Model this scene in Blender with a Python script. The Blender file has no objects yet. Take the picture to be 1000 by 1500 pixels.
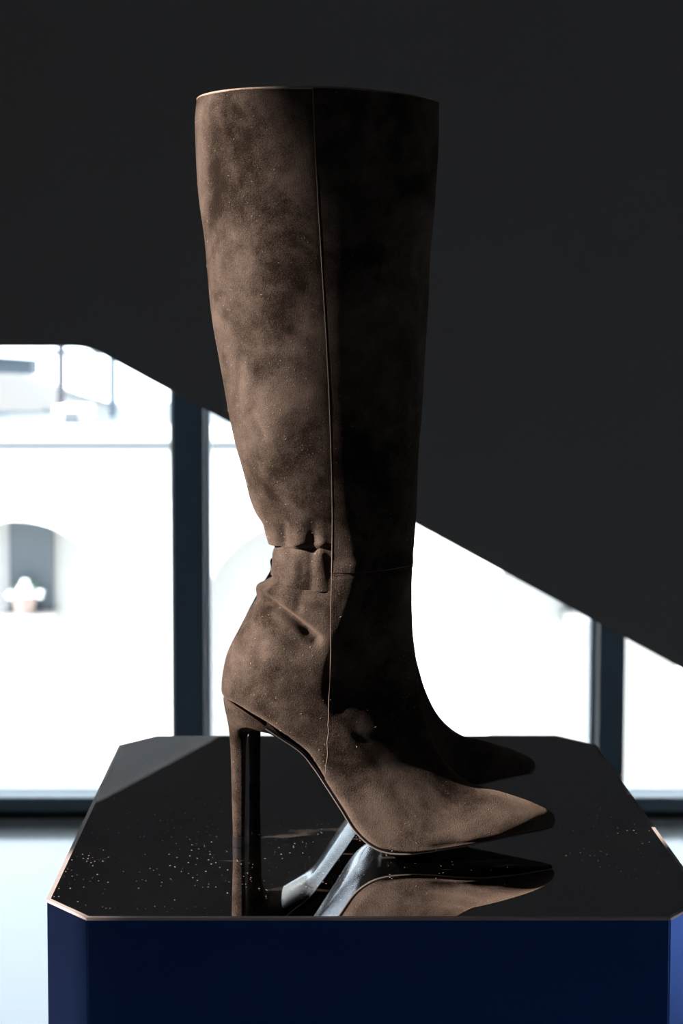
import bpy, bmesh, math, random
import numpy as np
from mathutils import Vector

# ------------------------------------------------------------------ camera, sky, sun, exposure
PI = math.pi
F_PX, PITCH, CX, CY = 2145.9, 0.059154, 453.1, 631.2     # lens and tilt measured from the octagonal plinth top
CAM_H = 0.335                                            # camera height above the plinth top
TOP_Z = 0.90                                             # plinth top above the floor
CAM_Z = TOP_Z + CAM_H
sc = bpy.context.scene
cam_d = bpy.data.cameras.new('camera')
cam = bpy.data.objects.new('camera', cam_d)
sc.collection.objects.link(cam)
sc.camera = cam
cam.location = (0, 0, CAM_Z)
cam.rotation_euler = (PI / 2 - PITCH, 0, 0)
cam_d.sensor_fit = 'VERTICAL'
cam_d.sensor_height = 36.0
cam_d.sensor_width = 24.0
cam_d.lens = F_PX / 1500 * 36.0
cam_d.shift_x = (500 - CX) / 1500
cam_d.shift_y = -(750 - CY) / 1500
cam_d.clip_start = 0.05
cam_d.clip_end = 200
cam_d.dof.use_dof = True
cam_d.dof.focus_distance = 0.94
cam_d.dof.aperture_fstop = 10.0

world = bpy.data.worlds.new('sky')
sc.world = world
world.use_nodes = True
wn = world.node_tree
bg = wn.nodes['Background']
bg.inputs['Color'].default_value = (0.80, 0.90, 1.0, 1)
bg.inputs['Strength'].default_value = 5.5

SUN_DIR = Vector((-0.86, -0.258, 0.45)).normalized()      # towards the sun
sun_d = bpy.data.lights.new('sun', 'SUN')
sun_d.energy = 20.0
sun_d.color = (1.0, 0.895, 0.81)
sun_d.angle = math.radians(0.53)
sun = bpy.data.objects.new('sun', sun_d)
sc.collection.objects.link(sun)
sun.rotation_euler = SUN_DIR.to_track_quat('Z', 'Y').to_euler()
sun.location = SUN_DIR * 12 + Vector((0, 0, 1))

sc.view_settings.view_transform = 'Standard'
sc.view_settings.look = 'None'
sc.view_settings.exposure = 0.0
sc.view_settings.gamma = 1.0
sc.view_settings.use_curve_mapping = False
sc.cycles.caustics_reflective = False
sc.cycles.caustics_refractive = False
sc.cycles.sample_clamp_indirect = 4.0

# ------------------------------------------------------------------ helpers
C = sc.collection
rng = np.random.RandomState(7)
random.seed(5)


def mat(name, col, rough=0.6, metal=0.0, spec=0.5, coat=0.0, noise=None, bump=None):
    m = bpy.data.materials.new(name)
    m.use_nodes = True
    nt = m.node_tree
    p = nt.nodes['Principled BSDF']
    p.inputs['Base Color'].default_value = (*col, 1)
    p.inputs['Roughness'].default_value = rough
    p.inputs['Metallic'].default_value = metal
    p.inputs['Specular IOR Level'].default_value = spec
    p.inputs['Coat Weight'].default_value = coat
    p.inputs['Coat Roughness'].default_value = 0.08
    tc = nt.nodes.new('ShaderNodeTexCoord')
    if noise:                                             # (scale, second colour)
        n = nt.nodes.new('ShaderNodeTexNoise')
        n.inputs['Scale'].default_value = noise[0]
        n.inputs['Detail'].default_value = 6
        nt.links.new(tc.outputs['Object'], n.inputs['Vector'])
        mx = nt.nodes.new('ShaderNodeMix')
        mx.data_type = 'RGBA'
        mx.inputs['A'].default_value = (*col, 1)
        mx.inputs['B'].default_value = (*noise[1], 1)
        nt.links.new(n.outputs['Fac'], mx.inputs['Factor'])
        nt.links.new(mx.outputs['Result'], p.inputs['Base Color'])
    if bump:                                              # (scale, strength, distance)
        n = nt.nodes.new('ShaderNodeTexNoise')
        n.inputs['Scale'].default_value = bump[0]
        n.inputs['Detail'].default_value = 4
        nt.links.new(tc.outputs['Object'], n.inputs['Vector'])
        b = nt.nodes.new('ShaderNodeBump')
        b.inputs['Strength'].default_value = bump[1]
        b.inputs['Distance'].default_value = bump[2]
        nt.links.new(n.outputs['Fac'], b.inputs['Height'])
        nt.links.new(b.outputs['Normal'], p.inputs['Normal'])
    return m


def suede_material(name='dark brown suede', dark=(0.010, 0.0062, 0.0045), light=(0.086, 0.0635, 0.052), sheen=0.5):
    m = bpy.data.materials.new(name)
    m.use_nodes = True
    nt = m.node_tree
    N, L = nt.nodes, nt.links
    p = N['Principled BSDF']
    p.inputs['Roughness'].default_value = 1.0
    p.inputs['Specular IOR Level'].default_value = 0.05
    p.inputs['Sheen Weight'].default_value = sheen
    p.inputs['Sheen Roughness'].default_value = 0.35
    p.inputs['Sheen Tint'].default_value = (0.34, 0.24, 0.18, 1)
    tc = N.new('ShaderNodeTexCoord')

    def noise(scale, detail, rough=0.5, dist=0.0):
        n = N.new('ShaderNodeTexNoise')
        n.inputs['Scale'].default_value = scale
        n.inputs['Detail'].default_value = detail
        n.inputs['Roughness'].default_value = rough
        n.inputs['Distortion'].default_value = dist
        L.new(tc.outputs['Object'], n.inputs['Vector'])
        return n.outputs['Fac']

    def math_(op, a, b, clamp=False):
        n = N.new('ShaderNodeMath')
        n.operation = op
        n.use_clamp = clamp
        for k, v in enumerate((a, b)):
            if isinstance(v, (int, float)):
                n.inputs[k].default_value = v
            else:
                L.new(v, n.inputs[k])
        return n.outputs[0]

    big = noise(17.0, 5, 0.55, 0.6)                       # brushed patches of nap
    mid = noise(80.0, 4, 0.6, 0.4)
    fine = noise(1500.0, 3, 0.7)
    f = math_('ADD', math_('MULTIPLY', big, 3.2), math_('MULTIPLY', mid, 1.0))
    f = math_('ADD', f, math_('MULTIPLY', fine, 1.8))
    f = math_('SUBTRACT', f, 2.62)
    f = math_('MAXIMUM', f, 0.0, True)
    mx = N.new('ShaderNodeMix')
    mx.data_type = 'RGBA'
    mx.inputs['A'].default_value = (*dark, 1)
    mx.inputs['B'].default_value = (*light, 1)
    L.new(f, mx.inputs['Factor'])
    # pale flecks of lint caught in the nap
    v = N.new('ShaderNodeTexVoronoi')
    v.inputs['Scale'].default_value = 420.0
    v.inputs['Randomness'].default_value = 1.0
    L.new(tc.outputs['Object'], v.inputs['Vector'])
    dot = math_('LESS_THAN', v.outputs['Distance'], 0.16)
    gate = math_('GREATER_THAN', noise(60.0, 3), 0.60)
    sel = N.new('ShaderNodeSeparateColor')
    L.new(v.outputs['Color'], sel.inputs[0])
    dot = math_('MULTIPLY', dot, math_('GREATER_THAN', sel.outputs[0], 0.55))
    dot = math_('MULTIPLY', math_('MULTIPLY', dot, gate), 0.35)
    mx2 = N.new('ShaderNodeMix')
    mx2.data_type = 'RGBA'
    mx2.inputs['B'].default_value = (0.30, 0.23, 0.18, 1)
    L.new(dot, mx2.inputs['Factor'])
    L.new(mx.outputs['Result'], mx2.inputs['A'])
    L.new(mx2.outputs['Result'], p.inputs['Base Color'])
    b = N.new('ShaderNodeBump')
    b.inputs['Strength'].default_value = 0.8
    b.inputs['Distance'].default_value = 0.0008
    L.new(noise(1300.0, 3, 0.7), b.inputs['Height'])
    b2 = N.new('ShaderNodeBump')
    b2.inputs['Strength'].default_value = 0.35
    b2.inputs['Distance'].default_value = 0.0016
    L.new(noise(55.0, 3, 0.5, 0.3), b2.inputs['Height'])
    L.new(b.outputs['Normal'], b2.inputs['Normal'])
    L.new(b2.outputs['Normal'], p.inputs['Normal'])
    return m


def mirror_material():
    m = bpy.data.materials.new('dusty black mirror glass')
    m.use_nodes = True
    nt = m.node_tree
    N, L = nt.nodes, nt.links
    p = N['Principled BSDF']
    p.inputs['Base Color'].default_value = (0.80, 0.79, 0.80, 1)
    p.inputs['Metallic'].default_value = 1.0
    p.inputs['Roughness'].default_value = 0.012
    out = N['Material Output']
    dust = N.new('ShaderNodeBsdfDiffuse')
    dust.inputs['Color'].default_value = (0.42, 0.36, 0.31, 1)
    tc = N.new('ShaderNodeTexCoord')

    def math_(op, a, b, clamp=False):
        n = N.new('ShaderNodeMath')
        n.operation = op
        n.use_clamp = clamp
        for k, v in enumerate((a, b)):
            if isinstance(v, (int, float)):
                n.inputs[k].default_value = v
            else:
                L.new(v, n.inputs[k])
        return n.outputs[0]
    # dust grains
    v = N.new('ShaderNodeTexVoronoi')
    v.inputs['Scale'].default_value = 380.0
    L.new(tc.outputs['Object'], v.inputs['Vector'])
    n = N.new('ShaderNodeTexNoise')
    n.inputs['Scale'].default_value = 22.0
    n.inputs['Detail'].default_value = 4
    L.new(tc.outputs['Object'], n.inputs['Vector'])
    sel = N.new('ShaderNodeSeparateColor')
    L.new(v.outputs['Color'], sel.inputs[0])
    grain = math_('LESS_THAN', v.outputs['Distance'], math_('MULTIPLY', sel.outputs[1], 0.20))
    grain = math_('MULTIPLY', grain, math_('GREATER_THAN', sel.outputs[0], 0.55))
    grain = math_('MULTIPLY', grain, math_('GREATER_THAN', n.outputs['Fac'], 0.41))
    grain = math_('MULTIPLY', grain, 0.55)
    # wiped smears
    mp = N.new('ShaderNodeMapping')
    mp.inputs['Scale'].default_value = (16.0, 60.0, 1.0)
    mp.inputs['Rotation'].default_value = (0, 0, 0.25)
    L.new(tc.outputs['Object'], mp.inputs['Vector'])
    s = N.new('ShaderNodeTexNoise')
    s.inputs['Scale'].default_value = 1.0
    s.inputs['Detail'].default_value = 3
    s.inputs['Distortion'].default_value = 0.8
    L.new(mp.outputs['Vector'], s.inputs['Vector'])
    sm = math_('MULTIPLY', math_('SUBTRACT', s.outputs['Fac'], 0.625), 0.7, True)
    # even film of dust
    fac = math_('ADD', math_('ADD', grain, sm), 0.0008, True)
    mx = N.new('ShaderNodeMixShader')
    L.new(fac, mx.inputs[0])
    L.new(p.outputs[0], mx.inputs[1])
    L.new(dust.outputs[0], mx.inputs[2])
    L.new(mx.outputs[0], out.inputs['Surface'])
    return m


def glass_material():
    m = bpy.data.materials.new('clear window glass')
    m.use_nodes = True
    nt = m.node_tree
    N, L = nt.nodes, nt.links
    out = N['Material Output']
    N.remove(N['Principled BSDF'])
    t = N.new('ShaderNodeBsdfTransparent')
    t.inputs['Color'].default_value = (0.96, 0.985, 0.99, 1)
    g = N.new('ShaderNodeBsdfGlossy')
    g.inputs['Roughness'].default_value = 0.02
    fr = N.new('ShaderNodeFresnel')
    fr.inputs['IOR'].default_value = 1.45
    mx = N.new('ShaderNodeMixShader')
    L.new(fr.outputs[0], mx.inputs[0])
    L.new(t.outputs[0], mx.inputs[1])
    L.new(g.outputs[0], mx.inputs[2])
    L.new(mx.outputs[0], out.inputs['Surface'])
    return m


def box(bm, x0, x1, y0, y1, z0, z1, bevel=0.0):
    vs = [bm.verts.new((x, y, z)) for x in (x0, x1) for y in (y0, y1) for z in (z0, z1)]
    fs = []
    for q in ((0, 1, 3, 2), (4, 6, 7, 5), (0, 4, 5, 1), (2, 3, 7, 6), (0, 2, 6, 4), (1, 5, 7, 3)):
        fs.append(bm.faces.new([vs[i] for i in q]))
    if bevel:
        es = {e for f in fs for e in f.edges}
        bmesh.ops.bevel(bm, geom=list(es), offset=bevel, segments=2, affect='EDGES', profile=0.5)


def prism(bm, poly, axis, a0, a1):
    """extrude a 2D polygon; axis 'z': poly in xy, axis 'y': poly in xz, axis 'x': poly in yz"""
    def P(p, a):
        return {'z': (p[0], p[1], a), 'y': (p[0], a, p[1]), 'x': (a, p[0], p[1])}[axis]
    lo = [bm.verts.new(P(p, a0)) for p in poly]
    hi = [bm.verts.new(P(p, a1)) for p in poly]
    bm.faces.new(lo)
    bm.faces.new(hi[::-1])
    n = len(poly)
    for i in range(n):
        bm.faces.new((lo[i], lo[(i + 1) % n], hi[(i + 1) % n], hi[i]))


def obj(name, bm, m, parent=None, smooth=False):
    bmesh.ops.recalc_face_normals(bm, faces=bm.faces[:])
    me = bpy.data.meshes.new(name)
    bm.to_mesh(me)
    bm.free()
    if smooth:
        me.polygons.foreach_set('use_smooth', [True] * len(me.polygons))
    me.materials.append(m)
    o = bpy.data.objects.new(name, me)
    C.objects.link(o)
    if parent:
        o.parent = parent
    return o


def mesh_obj(name, verts, faces, m, parent=None, smooth=True):
    me = bpy.data.meshes.new(name)
    me.from_pydata([tuple(v) for v in np.asarray(verts, float)], [], [tuple(int(i) for i in f) for f in faces])
    if smooth:
        me.polygons.foreach_set('use_smooth', [True] * len(me.polygons))
    me.materials.append(m)
    me.update()
    o = bpy.data.objects.new(name, me)
    C.objects.link(o)
    if parent:
        o.parent = parent
    return o


def bxo(name, dims, m, parent=None, bevel=0.0):
    bm = bmesh.new()
    box(bm, *dims, bevel=bevel)
    return obj(name, bm, m, parent)


def thing(name, label, cat, loc=(0, 0, 0), group=None):
    o = bpy.data.objects.new(name, None)
    o.empty_display_size = 0.05
    C.objects.link(o)
    o.location = loc
    o['label'] = label
    o['category'] = cat
    if group:
        o['group'] = group
    return o


def tag(o, label, cat, group=None):
    o['label'] = label
    o['category'] = cat
    if group:
        o['group'] = group
    return o


def struct(o):
    o['kind'] = 'structure'
    return o


def ray(px, py):
    """image direction -> (x per y, z per y) in camera-centred world axes"""
    u, v = (px - CX) / F_PX, (py - CY) / F_PX
    c, s = math.cos(PITCH), math.sin(PITCH)
    dy = c - v * s
    return u / dy, (-s - v * c) / dy


def at(px, py, Y):
    a, b = ray(px, py)
    return a * Y, CAM_Z + b * Y


HOR = CY - F_PX * math.tan(PITCH)                        # horizon row

# ------------------------------------------------------------------ materials
M_suede = suede_material()
M_heel_suede = suede_material('heel suede', sheen=0.45)
M_lining = mat('black lining leather', (0.012, 0.009, 0.008), 0.7)
M_sole = mat('black lacquered outsole', (0.006, 0.006, 0.007), 0.16, spec=0.26)
M_sole.node_tree.nodes['Principled BSDF'].inputs['Specular Tint'].default_value = (0.72, 0.86, 1.0, 1)
M_bead_lit = mat('seam edge suede lightened for highlight', (0.13, 0.098, 0.08), 1.0, spec=0.1, bump=(900, 0.5, 0.0006))
M_cut_lit = mat('raw suede edge lightened for sun', (0.27, 0.205, 0.17), 1.0, spec=0.1, bump=(900, 0.5, 0.0006))
M_sole_glint = mat('sole edge lightened for highlight', (0.12, 0.098, 0.088), 0.3, spec=0.8)
M_tip = mat('glossy heel tip rubber', (0.008, 0.007, 0.007), 0.75, spec=0.1)
M_thread = mat('stitching thread', (0.035, 0.024, 0.018), 0.9)
M_lint = mat('pale lint fibre', (0.40, 0.31, 0.25), 1.0)
M_navy = mat('blue mirrored laminate', (0.019, 0.078, 0.32), 0.24, metal=1.0, coat=0.15)
M_navy.node_tree.nodes['Principled BSDF'].inputs['Coat Roughness'].default_value = 0.5
M_edge = mat('rose bronze edge strip', (0.52, 0.44, 0.42), 0.45, metal=0.4)
M_mirror = mirror_material()
M_stair = mat('charcoal painted board', (0.21, 0.192, 0.186), 0.8, spec=0.25, bump=(90, 0.05, 0.001))
M_soffit = mat('grey plaster soffit', (0.20, 0.20, 0.208), 0.9, spec=0.2, bump=(40, 0.1, 0.002))
M_dark = mat('dark grey wall paint', (0.14, 0.137, 0.14), 0.8, spec=0.2, bump=(60, 0.1, 0.002))
M_frame = mat('slate blue window frame paint', (0.050, 0.080, 0.108), 0.45, spec=0.5)
M_rail_bounce = mat('frame paint lightened for floor bounce', (0.16, 0.215, 0.26), 0.45, spec=0.5)  # frame paint made lighter to stand in for light off the floor
M_reveal = mat('brushed aluminium glazing bead', (0.50, 0.58, 0.68), 0.4, spec=0.5)
M_gasket = mat('black rubber threshold', (0.006, 0.007, 0.008), 0.6)
M_floor = mat('polished white floor', (0.76, 0.79, 0.80), 0.14, spec=0.7, noise=(3.0, (0.71, 0.76, 0.78)), bump=(5, 0.05, 0.01))
M_glass = glass_material()
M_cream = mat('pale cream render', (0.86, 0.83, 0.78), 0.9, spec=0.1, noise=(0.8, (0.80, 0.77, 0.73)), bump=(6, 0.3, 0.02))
M_niche_shade = mat('render greyed for niche shade', (0.31, 0.306, 0.303), 0.9, spec=0.1)  # greyer than the facade so its colour carries the shade under the arches
M_greyglass = mat('grey window glass', (0.062, 0.072, 0.082), 0.4, spec=0.15)
M_roof = mat('pale zinc roof', (0.15, 0.162, 0.174), 0.6, spec=0.2)
M_slate = mat('grey blue slate', (0.10, 0.125, 0.148), 0.7)
M_postm = mat('mauve grey metal post', (0.05, 0.048, 0.06), 0.7)
M_pave = mat('pale stone paving', (0.80, 0.79, 0.76), 0.9)
M_terracotta = mat('pale pink terracotta', (0.24, 0.175, 0.155), 0.8)
M_petal = mat('white petals', (0.85, 0.88, 0.92), 0.8)
M_leaf = mat('grey green leaves', (0.12, 0.19, 0.12), 0.7)

# ------------------------------------------------------------------ the room
RX0, RX1, RY0, RZ = -2.2, 3.4, -2.6, 3.3
RY1 = -CAM_Z / ray(500, 1200)[1]
T = 0.18
WIN_OUT = RY1 + 0.13
struct(bxo('floor', (RX0 - T, RX1 + T, RY0 - T, WIN_OUT + 0.02, -0.2, 0.0), M_floor))
struct(bxo('ceiling', (RX0 - T, RX1 + T, RY0 - T, WIN_OUT + 0.02, RZ, RZ + 0.2), M_dark))
struct(bxo('wall_back', (RX0 - T, RX1 + T, RY0 - T, RY0, 0, RZ), M_dark))
bm = bmesh.new()                                          # unseen right wall; low opening added to brighten the floor and plinth chamfer
box(bm, RX1, RX1 + T, RY0, 1.0, 0, RZ)
box(bm, RX1, RX1 + T, 2.1, WIN_OUT, 0, RZ)
box(bm, RX1, RX1 + T, 1.0, 2.1, 0.65, RZ)
box(bm, RX1, RX1 + T, 1.0, 2.1, 0, 0.1)
struct(obj('wall_right', bm, M_dark))
# unseen left wall; added sun slot, its edges shaped to place shade on the boots
FAR_SHADE_EDGE, SILL, HEAD = 0.335, 0.55, 3.0
WT = 0.10
near_shade_edge = [(SILL, 0.193), (2.12, 0.193), (2.19, 0.202), (2.34, 0.2305), (2.50, 0.2275), (2.66, 0.243), (HEAD, 0.255)]
bm = bmesh.new()
prism(bm, [(RY0, 0), (RY0, RZ), (near_shade_edge[-1][1], RZ)] + [(y, z) for z, y in reversed(near_shade_edge)] + [(near_shade_edge[0][1], 0)], 'x', RX0 - WT, RX0)
box(bm, RX0 - WT, RX0, FAR_SHADE_EDGE, WIN_OUT, 0, RZ)
box(bm, RX0 - WT, RX0, near_shade_edge[0][1], FAR_SHADE_EDGE, 0, SILL)
box(bm, RX0 - WT, RX0, near_shade_edge[-1][1], FAR_SHADE_EDGE, HEAD, RZ)
struct(obj('wall_left', bm, M_dark))

# window wall at the far end: base channel, rail, mullions, beads, panes
MULL_W = 0.080
mull_x = [-0.317 - 1.105 * 1, -0.317, 0.789, 0.789 + 1.105, 0.789 + 2.21]


def win_at(px, Y=RY1):
    return at(px, 1000, Y)[0]


mx_l = (win_at(255), win_at(300))
mx_r = (win_at(877), win_at(915))
step = (mx_r[0] + mx_r[1]) / 2 - (mx_l[0] + mx_l[1]) / 2
cents = [((mx_l[0] + mx_l[1]) / 2) + step * k for k in (-1, 0, 1, 2, 3)]
widths = [mx_l[1] - mx_l[0]] * 2 + [mx_r[1] - mx_r[0]] * 3
rail_top = at(500, 1170, RY1)[1]
rail_mid = at(500, 1189, RY1)[1]
wroot = bpy.data.objects.new('window_1', None)
C.objects.link(wroot)
struct(wroot)
wroot.location = (0, RY1, 0)
wroot_off = Vector((0, -RY1, 0))


def wpart(name, dims, m, bevel=0.0):
    x0, x1, y0, y1, z0, z1 = dims
    return bxo(name, (x0, x1, y0 - RY1, y1 - RY1, z0, z1), m, wroot, bevel)


wpart('threshold', (RX0, RX1, RY1 + 0.002, WIN_OUT, 0.0, rail_mid), M_gasket)
wpart('bottom_rail', (RX0, RX1, RY1, WIN_OUT, rail_mid, rail_top), M_rail_bounce, 0.003)
wpart('sill_plate', (RX0, RX1, RY1 + 0.004, WIN_OUT, rail_top - 0.0005, rail_top + 0.002), M_reveal)
wpart('top_rail', (RX0, RX1, RY1, WIN_OUT, RZ - 0.08, RZ), M_frame, 0.003)
edges = [RX0]
for c_, w_ in zip(cents, widths):
    wpart('mullion', (c_ - w_ / 2, c_ + w_ / 2, RY1, WIN_OUT - 0.03, rail_top, RZ - 0.08), M_frame, 0.003)
    edges += [c_ - w_ / 2, c_ + w_ / 2]
edges.append(RX1)
for k in range(0, len(edges), 2):
    a, b = edges[k], edges[k + 1]
    if b - a < 0.1:
        continue
    bt = 0.012
    bm = bmesh.new()
    y0, y1 = RY1 + 0.055 - RY1, 0.095
    box(bm, a, a + bt, y0, y1, rail_top, RZ - 0.08)
    box(bm, b - bt, b, y0, y1, rail_top, RZ - 0.08)
    box(bm, a + bt, b - bt, y0, y1, rail_top, rail_top + 0.003)
    box(bm, a + bt, b - bt, y0, y1, RZ - 0.08 - bt, RZ - 0.08)
    obj('glazing_bead', bm, M_reveal, wroot)
    wpart('pane', (a + bt, b - bt, RY1 + 0.072, RY1 + 0.078, rail_top + 0.003, RZ - 0.08 - bt), M_glass)

# ------------------------------------------------------------------ the stair that crosses the window
SY = 2.09
stx, stz = at(130, 507, SY)
s2x, s2z = at(1000, 980, SY)
slope = (s2z - stz) / (s2x - stx)
end_x = 1.80
end_z = stz + slope * (end_x - stx)
stair = thing('staircase', 'charcoal boarded staircase slanting down across the big window behind the boots',
              'staircase', (stx, SY, 0))


def sloc(poly):
    return [(x - stx, z) for x, z in poly]


left_x = -2.15
# rounded kink between the level landing and the flight
kink = []
for k in range(7):
    t = -1 + k / 3
    kx = stx + 0.022 * t
    kz = stz - (0.022 * -slope) * ((t + 1) / 2) ** 2 * 1.0
    kink.append((kx, kz))
poly = [(left_x, stz)] + kink + [(end_x, end_z), (end_x, end_z + 1.75), (stx + 0.35, 3.25), (left_x, 3.25)]
bm = bmesh.new()
prism(bm, sloc(poly), 'y', 0, 0.04)
obj('side_panel', bm, M_stair, stair)
SD = 1.25
und = [(left_x, stz + 0.001)] + [(x, z + 0.001) for x, z in kink] + [(end_x, end_z + 0.001)]
top = [(x, z + 0.16) for x, z in reversed(und)]
bm = bmesh.new()
prism(bm, sloc(und + top), 'y', 0.04, SD)
obj('soffit', bm, M_soffit, stair)
n_step = 9
for k in range(n_step):
    x0 = stx + 0.05 + k * (end_x - stx - 0.1) / n_step
    x1 = x0 + (end_x - stx - 0.1) / n_step
    zt = stz + slope * (x0 - stx) + 0.30
    bxo('step', (x0 - stx, x1 - stx + 0.02, 0.041, SD - 0.04, zt - 0.15, zt), M_stair, stair)
bm = bmesh.new()
prism(bm, sloc([(x, z) for x, z in und] + [(x, z + 0.20) for x, z in reversed(und)]), 'y', SD, SD + 0.03)
obj('far_stringer', bm, M_stair, stair)

# ------------------------------------------------------------------ plinth
PX0, PX1, PY0, PY1, CH = -0.1591, 0.2399, 0.8385, 1.2376, 0.0287
pcx, pcy = (PX0 + PX1) / 2, (PY0 + PY1) / 2
plinth = thing('display_plinth', 'tall navy blue octagonal display plinth with a black mirror top under the boots',
               'plinth', (pcx, pcy, 0))


def octo(d, ch=CH):
    a, b = (PX1 - PX0) / 2 - d, (PY1 - PY0) / 2 - d
    c_ = ch - d * 0.586
    return [(-a + c_, -b), (a - c_, -b), (a, -b + c_), (a, b - c_), (a - c_, b), (-a + c_, b), (-a, b - c_), (-a, -b + c_)]


bm = bmesh.new()
prism(bm, octo(0.0004), 'z', 0.0, TOP_Z - 0.0016)
es = [e for e in bm.edges if abs(e.verts[0].co.z - e.verts[1].co.z) > 0.5]
bmesh.ops.bevel(bm, geom=es, offset=0.0007, segments=2, affect='EDGES')
obj('body', bm, M_navy, plinth)
bm = bmesh.new()
o1, o2 = octo(0.0), octo(0.0026)
for z0, z1 in ((TOP_Z - 0.0016, TOP_Z),):
    A = [bm.verts.new((*p, z0)) for p in o1]
    B = [bm.verts.new((*p, z1)) for p in o1]
    Cc = [bm.verts.new((*p, z1)) for p in o2]
    D = [bm.verts.new((*p, z0)) for p in o2]
    for i in range(8):
        j = (i + 1) % 8
        bm.faces.new((A[i], A[j], B[j], B[i]))
        bm.faces.new((B[i], B[j], Cc[j], Cc[i]))
        bm.faces.new((Cc[i], Cc[j], D[j], D[i]))
        bm.faces.new((D[i], D[j], A[j], A[i]))
obj('edge_strip', bm, M_edge, plinth)
bm = bmesh.new()
prism(bm, octo(0.0026), 'z', TOP_Z - 0.0015, TOP_Z)
obj('mirror_top', bm, M_mirror, plinth)

# ------------------------------------------------------------------ boots
# depth of the near boot: its heel tip stands on the mirror at image row 1238
_, kz_ = ray(350, 1238)
YC = -CAM_H / kz_
VPX, VPY = CX, HOR

# rows: back/bottom contour (B), front/top contour (F), half width [mm], bottom boxiness, centre split m
ROWS = [
    # bx, by, fx, fy, w, b, m
    (289.5, 149, 641, 152, 55, 0.00, .50),
    (286.5, 176, 641, 180, 52.5, 0.0, .50),
    (286, 210, 640, 213, 50, 0.0, .50),
    (288, 250, 637, 253, 50, 0.0, .50),
    (293, 300, 634, 302, 49.5, 0.0, .50),
    (299, 350, 630.5, 351, 49, 0.0, .50),
    (303.5, 400, 627.5, 400, 48.5, 0.0, .50),
    (309.5, 450, 624.5, 450, 48, 0.0, .50),
    (317, 500, 621, 500, 47, 0.0, .50),
    (325.5, 550, 618, 550, 46, 0.0, .50),
    (334, 600, 615, 600, 45, 0.0, .50),
    (345, 650, 612, 650, 43.5, 0.0, .50),
    (358, 700, 609.5, 700, 41.5, 0.0, .50),
    (374, 750, 607, 750, 39, 0.0, .50),
    (388, 781, 605.5, 781, 37, 0.0, .50),
    (396, 806, 604.5, 806, 35.5, 0.0, .50),
    (396, 830, 603.5, 828, 35, 0.0, .50),
    (389, 856, 602, 850, 35, 0.0, .50),
    (375, 880, 602, 872, 35, 0.0, .50),
    (362, 902, 602, 890, 34.5, 0.0, .50),
    (350, 924, 602.5, 905, 34, 0.0, .49),
    (340, 942, 603, 921, 33.5, 0.0, .48),
    (332, 960, 604, 938, 33.5, 0.0, .47),
    (326.5, 982, 605.5, 957, 33, 0.02, .46),
    (325, 1002, 608, 977, 32.5, 0.05, .45),
    (327, 1018, 611, 999, 32, 0.14, .44),
    (341, 1029, 614, 1020, 31.5, 0.35, .43),
    (364, 1045, 619, 1041, 31, 0.55, .42),
    (390, 1062, 625, 1062, 30.5, 0.70, .41),
    (412, 1079, 632, 1081, 30, 0.80, .40),
    (441, 1101, 641, 1100, 29.5, 0.85, .39),
    (460, 1125, 652, 1117, 29.5, 0.88, .38),
    (479, 1154, 665, 1131, 31, 0.90, .37),
    (500, 1187, 680, 1143, 33.5, 0.92, .36),
    (520, 1218, 696, 1151.5, 35, 0.94, .35),
    (540, 1237, 712, 1155.5, 36, 0.96, .34),
    (562, 1247, 728, 1159.5, 36, 0.97, .33),
    (592, 1250, 744, 1164, 35.5, 0.98, .33),
    (628, 1246, 760, 1169, 33.5, 0.98, .33),
    (668, 1239, 776, 1174.5, 31, 0.98, .33),
    (708, 1231, 789, 1180, 26.5, 0.98, .34),
    (745, 1223, 798, 1184, 19, 0.96, .35),
    (778, 1216, 805, 1188, 11.5, 0.9, .37),
    (798, 1211.5, 809.5, 1192, 6.5, 0.8, .4),
    (808, 1208, 811.8, 1199, 2.8, 0.6, .45),
]
R = np.array(ROWS, float)
R[:, 4] /= 1000.0
R[:, 6] -= 0.12 * np.clip((np.arange(len(R)) - 28) / 5.0, 0, 1) + 0.09 * np.clip((np.arange(len(R)) - 36) / 5.0, 0, 1)
NR = len(R)
# the near bottom edge of the foot was read at the near side; bring it to the centre plane
for i in range(NR):
    k = R[i, 5]
    if k > 0.1:
        s = 1 - (R[i, 4] * min(1, k * 1.1)) / YC
        yoff = 0.0
        R[i, 0] = VPX + (R[i, 0] - VPX) * s
        R[i, 1] = VPY + (R[i, 1] - VPY) * s


def sstep(a, b, x):
    k = np.clip((x - a) / (b - a), 0, 1)
    return k * k * (3 - 2 * k)


def spline(u, cols):
    """Catmull-Rom through the rows; u array in [0, NR-1]"""
    u = np.clip(np.asarray(u, float), 0, NR - 1)
    i = np.minimum(np.floor(u).astype(int), NR - 2)
    f = (u - i)[..., None]
    P = R[:, cols]
    p0 = P[np.maximum(i - 1, 0)]
    p1 = P[i]
    p2 = P[i + 1]
    p3 = P[np.minimum(i + 2, NR - 1)]
    return 0.5 * ((2 * p1) + (-p0 + p2) * f + (2 * p0 - 5 * p1 + 4 * p2 - p3) * f ** 2 + (-p0 + 3 * p1 - 3 * p2 + p3) * f ** 3)


def toe_shift(px):
    return -0.003 * np.clip((px - 600) / 215.0, 0, 1) ** 1.3


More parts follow.
